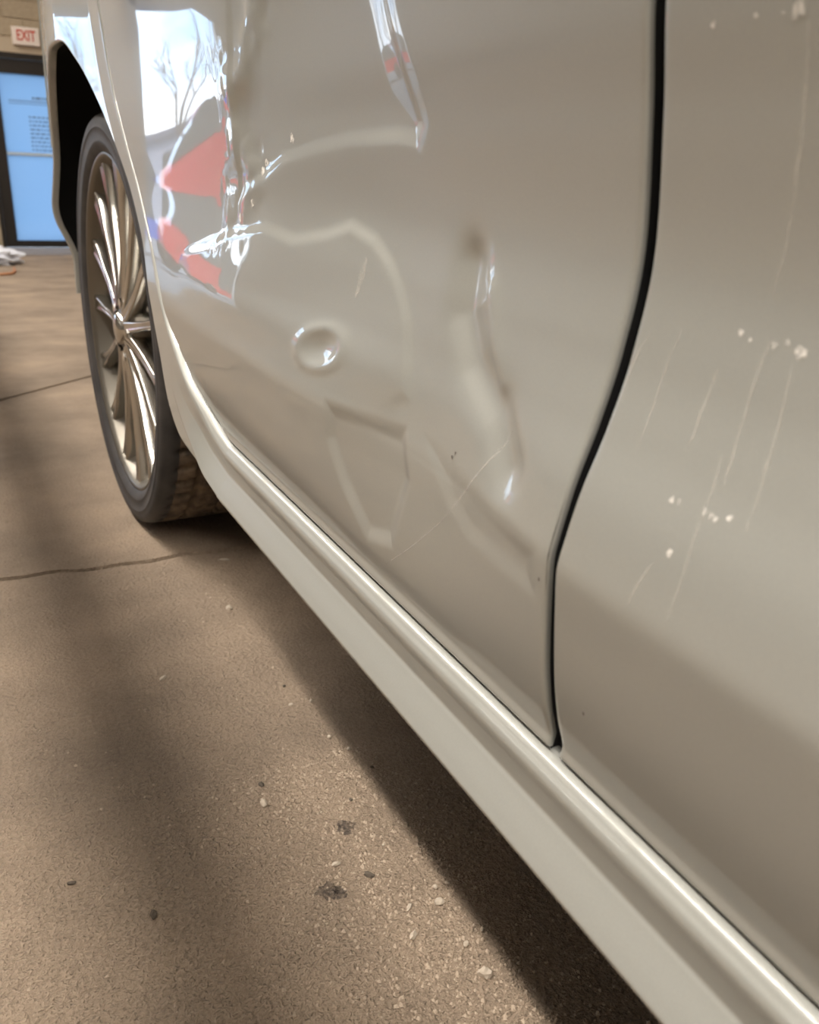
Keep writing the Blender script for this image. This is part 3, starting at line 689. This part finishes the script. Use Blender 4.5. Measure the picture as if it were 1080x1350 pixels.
# fine grit
rs = np.random.RandomState(3); gv = []; gf = []
for i in range(5200):
    if i < 3400: x = rs.normal(.30,.06); y = rs.uniform(.32,.75)
    else: x = rs.uniform(-.25,.5); y = rs.uniform(.3,1.9)
    s = .0005+.0016*rs.rand()**3; a = rs.rand()*6.28; o = len(gv)
    for k in range(5): gv.append((x+s*math.cos(a+k*1.257)*rs.uniform(.7,1.4), y+s*math.sin(a+k*1.257)*rs.uniform(.7,1.4), 0.0))
    gv.append((x+s*.2,y,s*rs.uniform(.7,1.2))); gf += [(o+k,o+(k+1)%5,o+5) for k in range(5)]
M_grit = mat('floor_grit', (0.44,0.35,0.26), 0.8)
gr = mesh_obj('grit', gv, gf, M_grit, None, False); tag(gr, 'fine sandy grit scattered over the concrete floor', 'grit', kind='stuff')

# ---------------------------------------------------------------- outside the bay opening
M_asph = mat('asphalt', (0.16,0.16,0.165), 0.9)
tag(MB().box(-60,60,RY1+T+0.02,90,-0.3,-0.03).build('pavement', M_asph), kind='structure')
def simple_car(name, x, y, rz, col, label):
    t = empty(name, (x,y,-0.03), None, (0,0,rz)); tag(t, label, 'car')
    mp_ = mat(name+'_paint', col, 0.3, 0.0, 0.6)
    # side outline lofted across the width, rounded towards the sides
    low_ = [(-2.15,.35),(-2.2,.55),(-2.1,.74),(-1.2,.90),(-.95,.93),(1.6,.95),(2.1,.90),(2.2,.6),(2.15,.35)]
    P = []
    for yy in np.linspace(-.9,.9,13):
        k = 1-.10*abs(yy/.9)**4; P.append([(a*(1-.03*abs(yy/.9)**3), yy, .30+(b-.30)*k) for (a,b) in low_])
    grid_obj('body', np.array(P), mp_, t)
    for s in (-1,1): mesh_obj('body_side', [(a*.97,s*.9,.30+(b-.30)*.9) for (a,b) in low_], [list(range(len(low_)))], mp_, t, False)
    top = [(-.95,.90),(-.30,1.40),(.0,1.46),(1.0,1.44),(1.75,.92)]
    P = [[(a,yy*(1-.16*(b-.9)/.55),b) for (a,b) in top] for yy in np.linspace(-.82,.82,9)]
    cab = grid_obj('cabin', np.array(P), M_glass, t)
    for s in (-1,1): mesh_obj('side_window', [(a,s*.82*(1-.16*(b-.9)/.55),b) for (a,b) in top], [list(range(len(top)))], M_glass, t, False)
    P = [[(a,yy*.70,b+.012) for (a,b) in ((-.32,1.40),(.0,1.46),(1.0,1.44),(1.12,1.37))] for yy in np.linspace(-1,1,7)]
    grid_obj('roof', np.array(P), mp_, t)
    for (a,s) in ((-1.35,-1),(-1.35,1),(1.35,-1),(1.35,1)):
        w_ = MB().lathe([(.14,.0),(.21,-.02),(.31,-.02),(.33,.0),(.33,.2),(.2,.2)],32).build('wheel', M_tire, t, True); w_.rotation_euler = (0,0,math.pi/2 if s < 0 else -math.pi/2); w_.location = (a,s*.88,.33)
        w_.location.y = s*.90
        MB().lathe([(.0005,-.005),(.21,.0)],24).build('rim', M_alloy_d, w_)
simple_car('red_car', -6.6, 18.6, math.radians(8), (0.62,0.02,0.03), 'red car parked outside the open bay')
simple_car('blue_car', -4.6, 24.0, math.radians(12), (0.04,0.12,0.50), 'blue car parked outside beyond the red one')
M_bark = mat('bark', (0.13,0.105,0.09), 0.9)
def bare_tree(x, y, hgt, seed, label):
    r_ = random.Random(seed); mb = MB()
    def branch(p, d, L, rad, depth):
        q = [p]; dd = d.copy()
        for i in range(3):
            dd = (dd+Vector((r_.uniform(-.16,.16),r_.uniform(-.16,.16),r_.uniform(-.05,.12)))).normalized(); q.append(q[-1]+dd*L/3)
        mb.tube(q,[rad,rad*.85,rad*.7,rad*.55],5 if depth else 8,False)
        if depth < 4:
            for i in range(r_.choice((3,4)) if depth < 3 else 3):
                nd = (dd+Vector((r_.uniform(-.9,.9),r_.uniform(-.9,.9),r_.uniform(-.1,.55)))).normalized()
                branch(q[r_.choice((2,3,3))], nd, L*r_.uniform(.55,.75), rad*.5, depth+1)
    branch(Vector((0,0,-.05)), Vector((0,0,1)), hgt*.36, hgt*.022, 0)
    o = mb.build('bare_tree', M_bark, None, True); o.location = (x,y,-.03); tag(o, label, 'tree', 'bare trees outside the bay')
for i,(x,y,hh) in enumerate([(-9.3,33,7),(-6.3,35,7.5),(-12.5,36,8),(-15,34,7),(-3,40,7)]): bare_tree(x,y,hh,i+1,'leafless tree outside the bay, %s from the left' % ['third','fourth','second','first','fifth'][i])
# low building across the street
bo = empty('building', (-16,50,-0.03)); tag(bo, 'low grey building across the street', 'building')
MB().box(-24,24,0,6,0,2.4).build('wall', mat('grey_siding',(0.33,0.34,0.40),0.8), bo)
MB().box(-24.4,24.4,-.4,6.4,2.4,2.7).build('roof', mat('dark_roof',(0.14,0.14,0.17),0.8), bo)
for i in range(8): MB().box(-22+i*5.6,-19.5+i*5.6,-.05,.02,0.9,1.8).build('window', M_glass, bo)
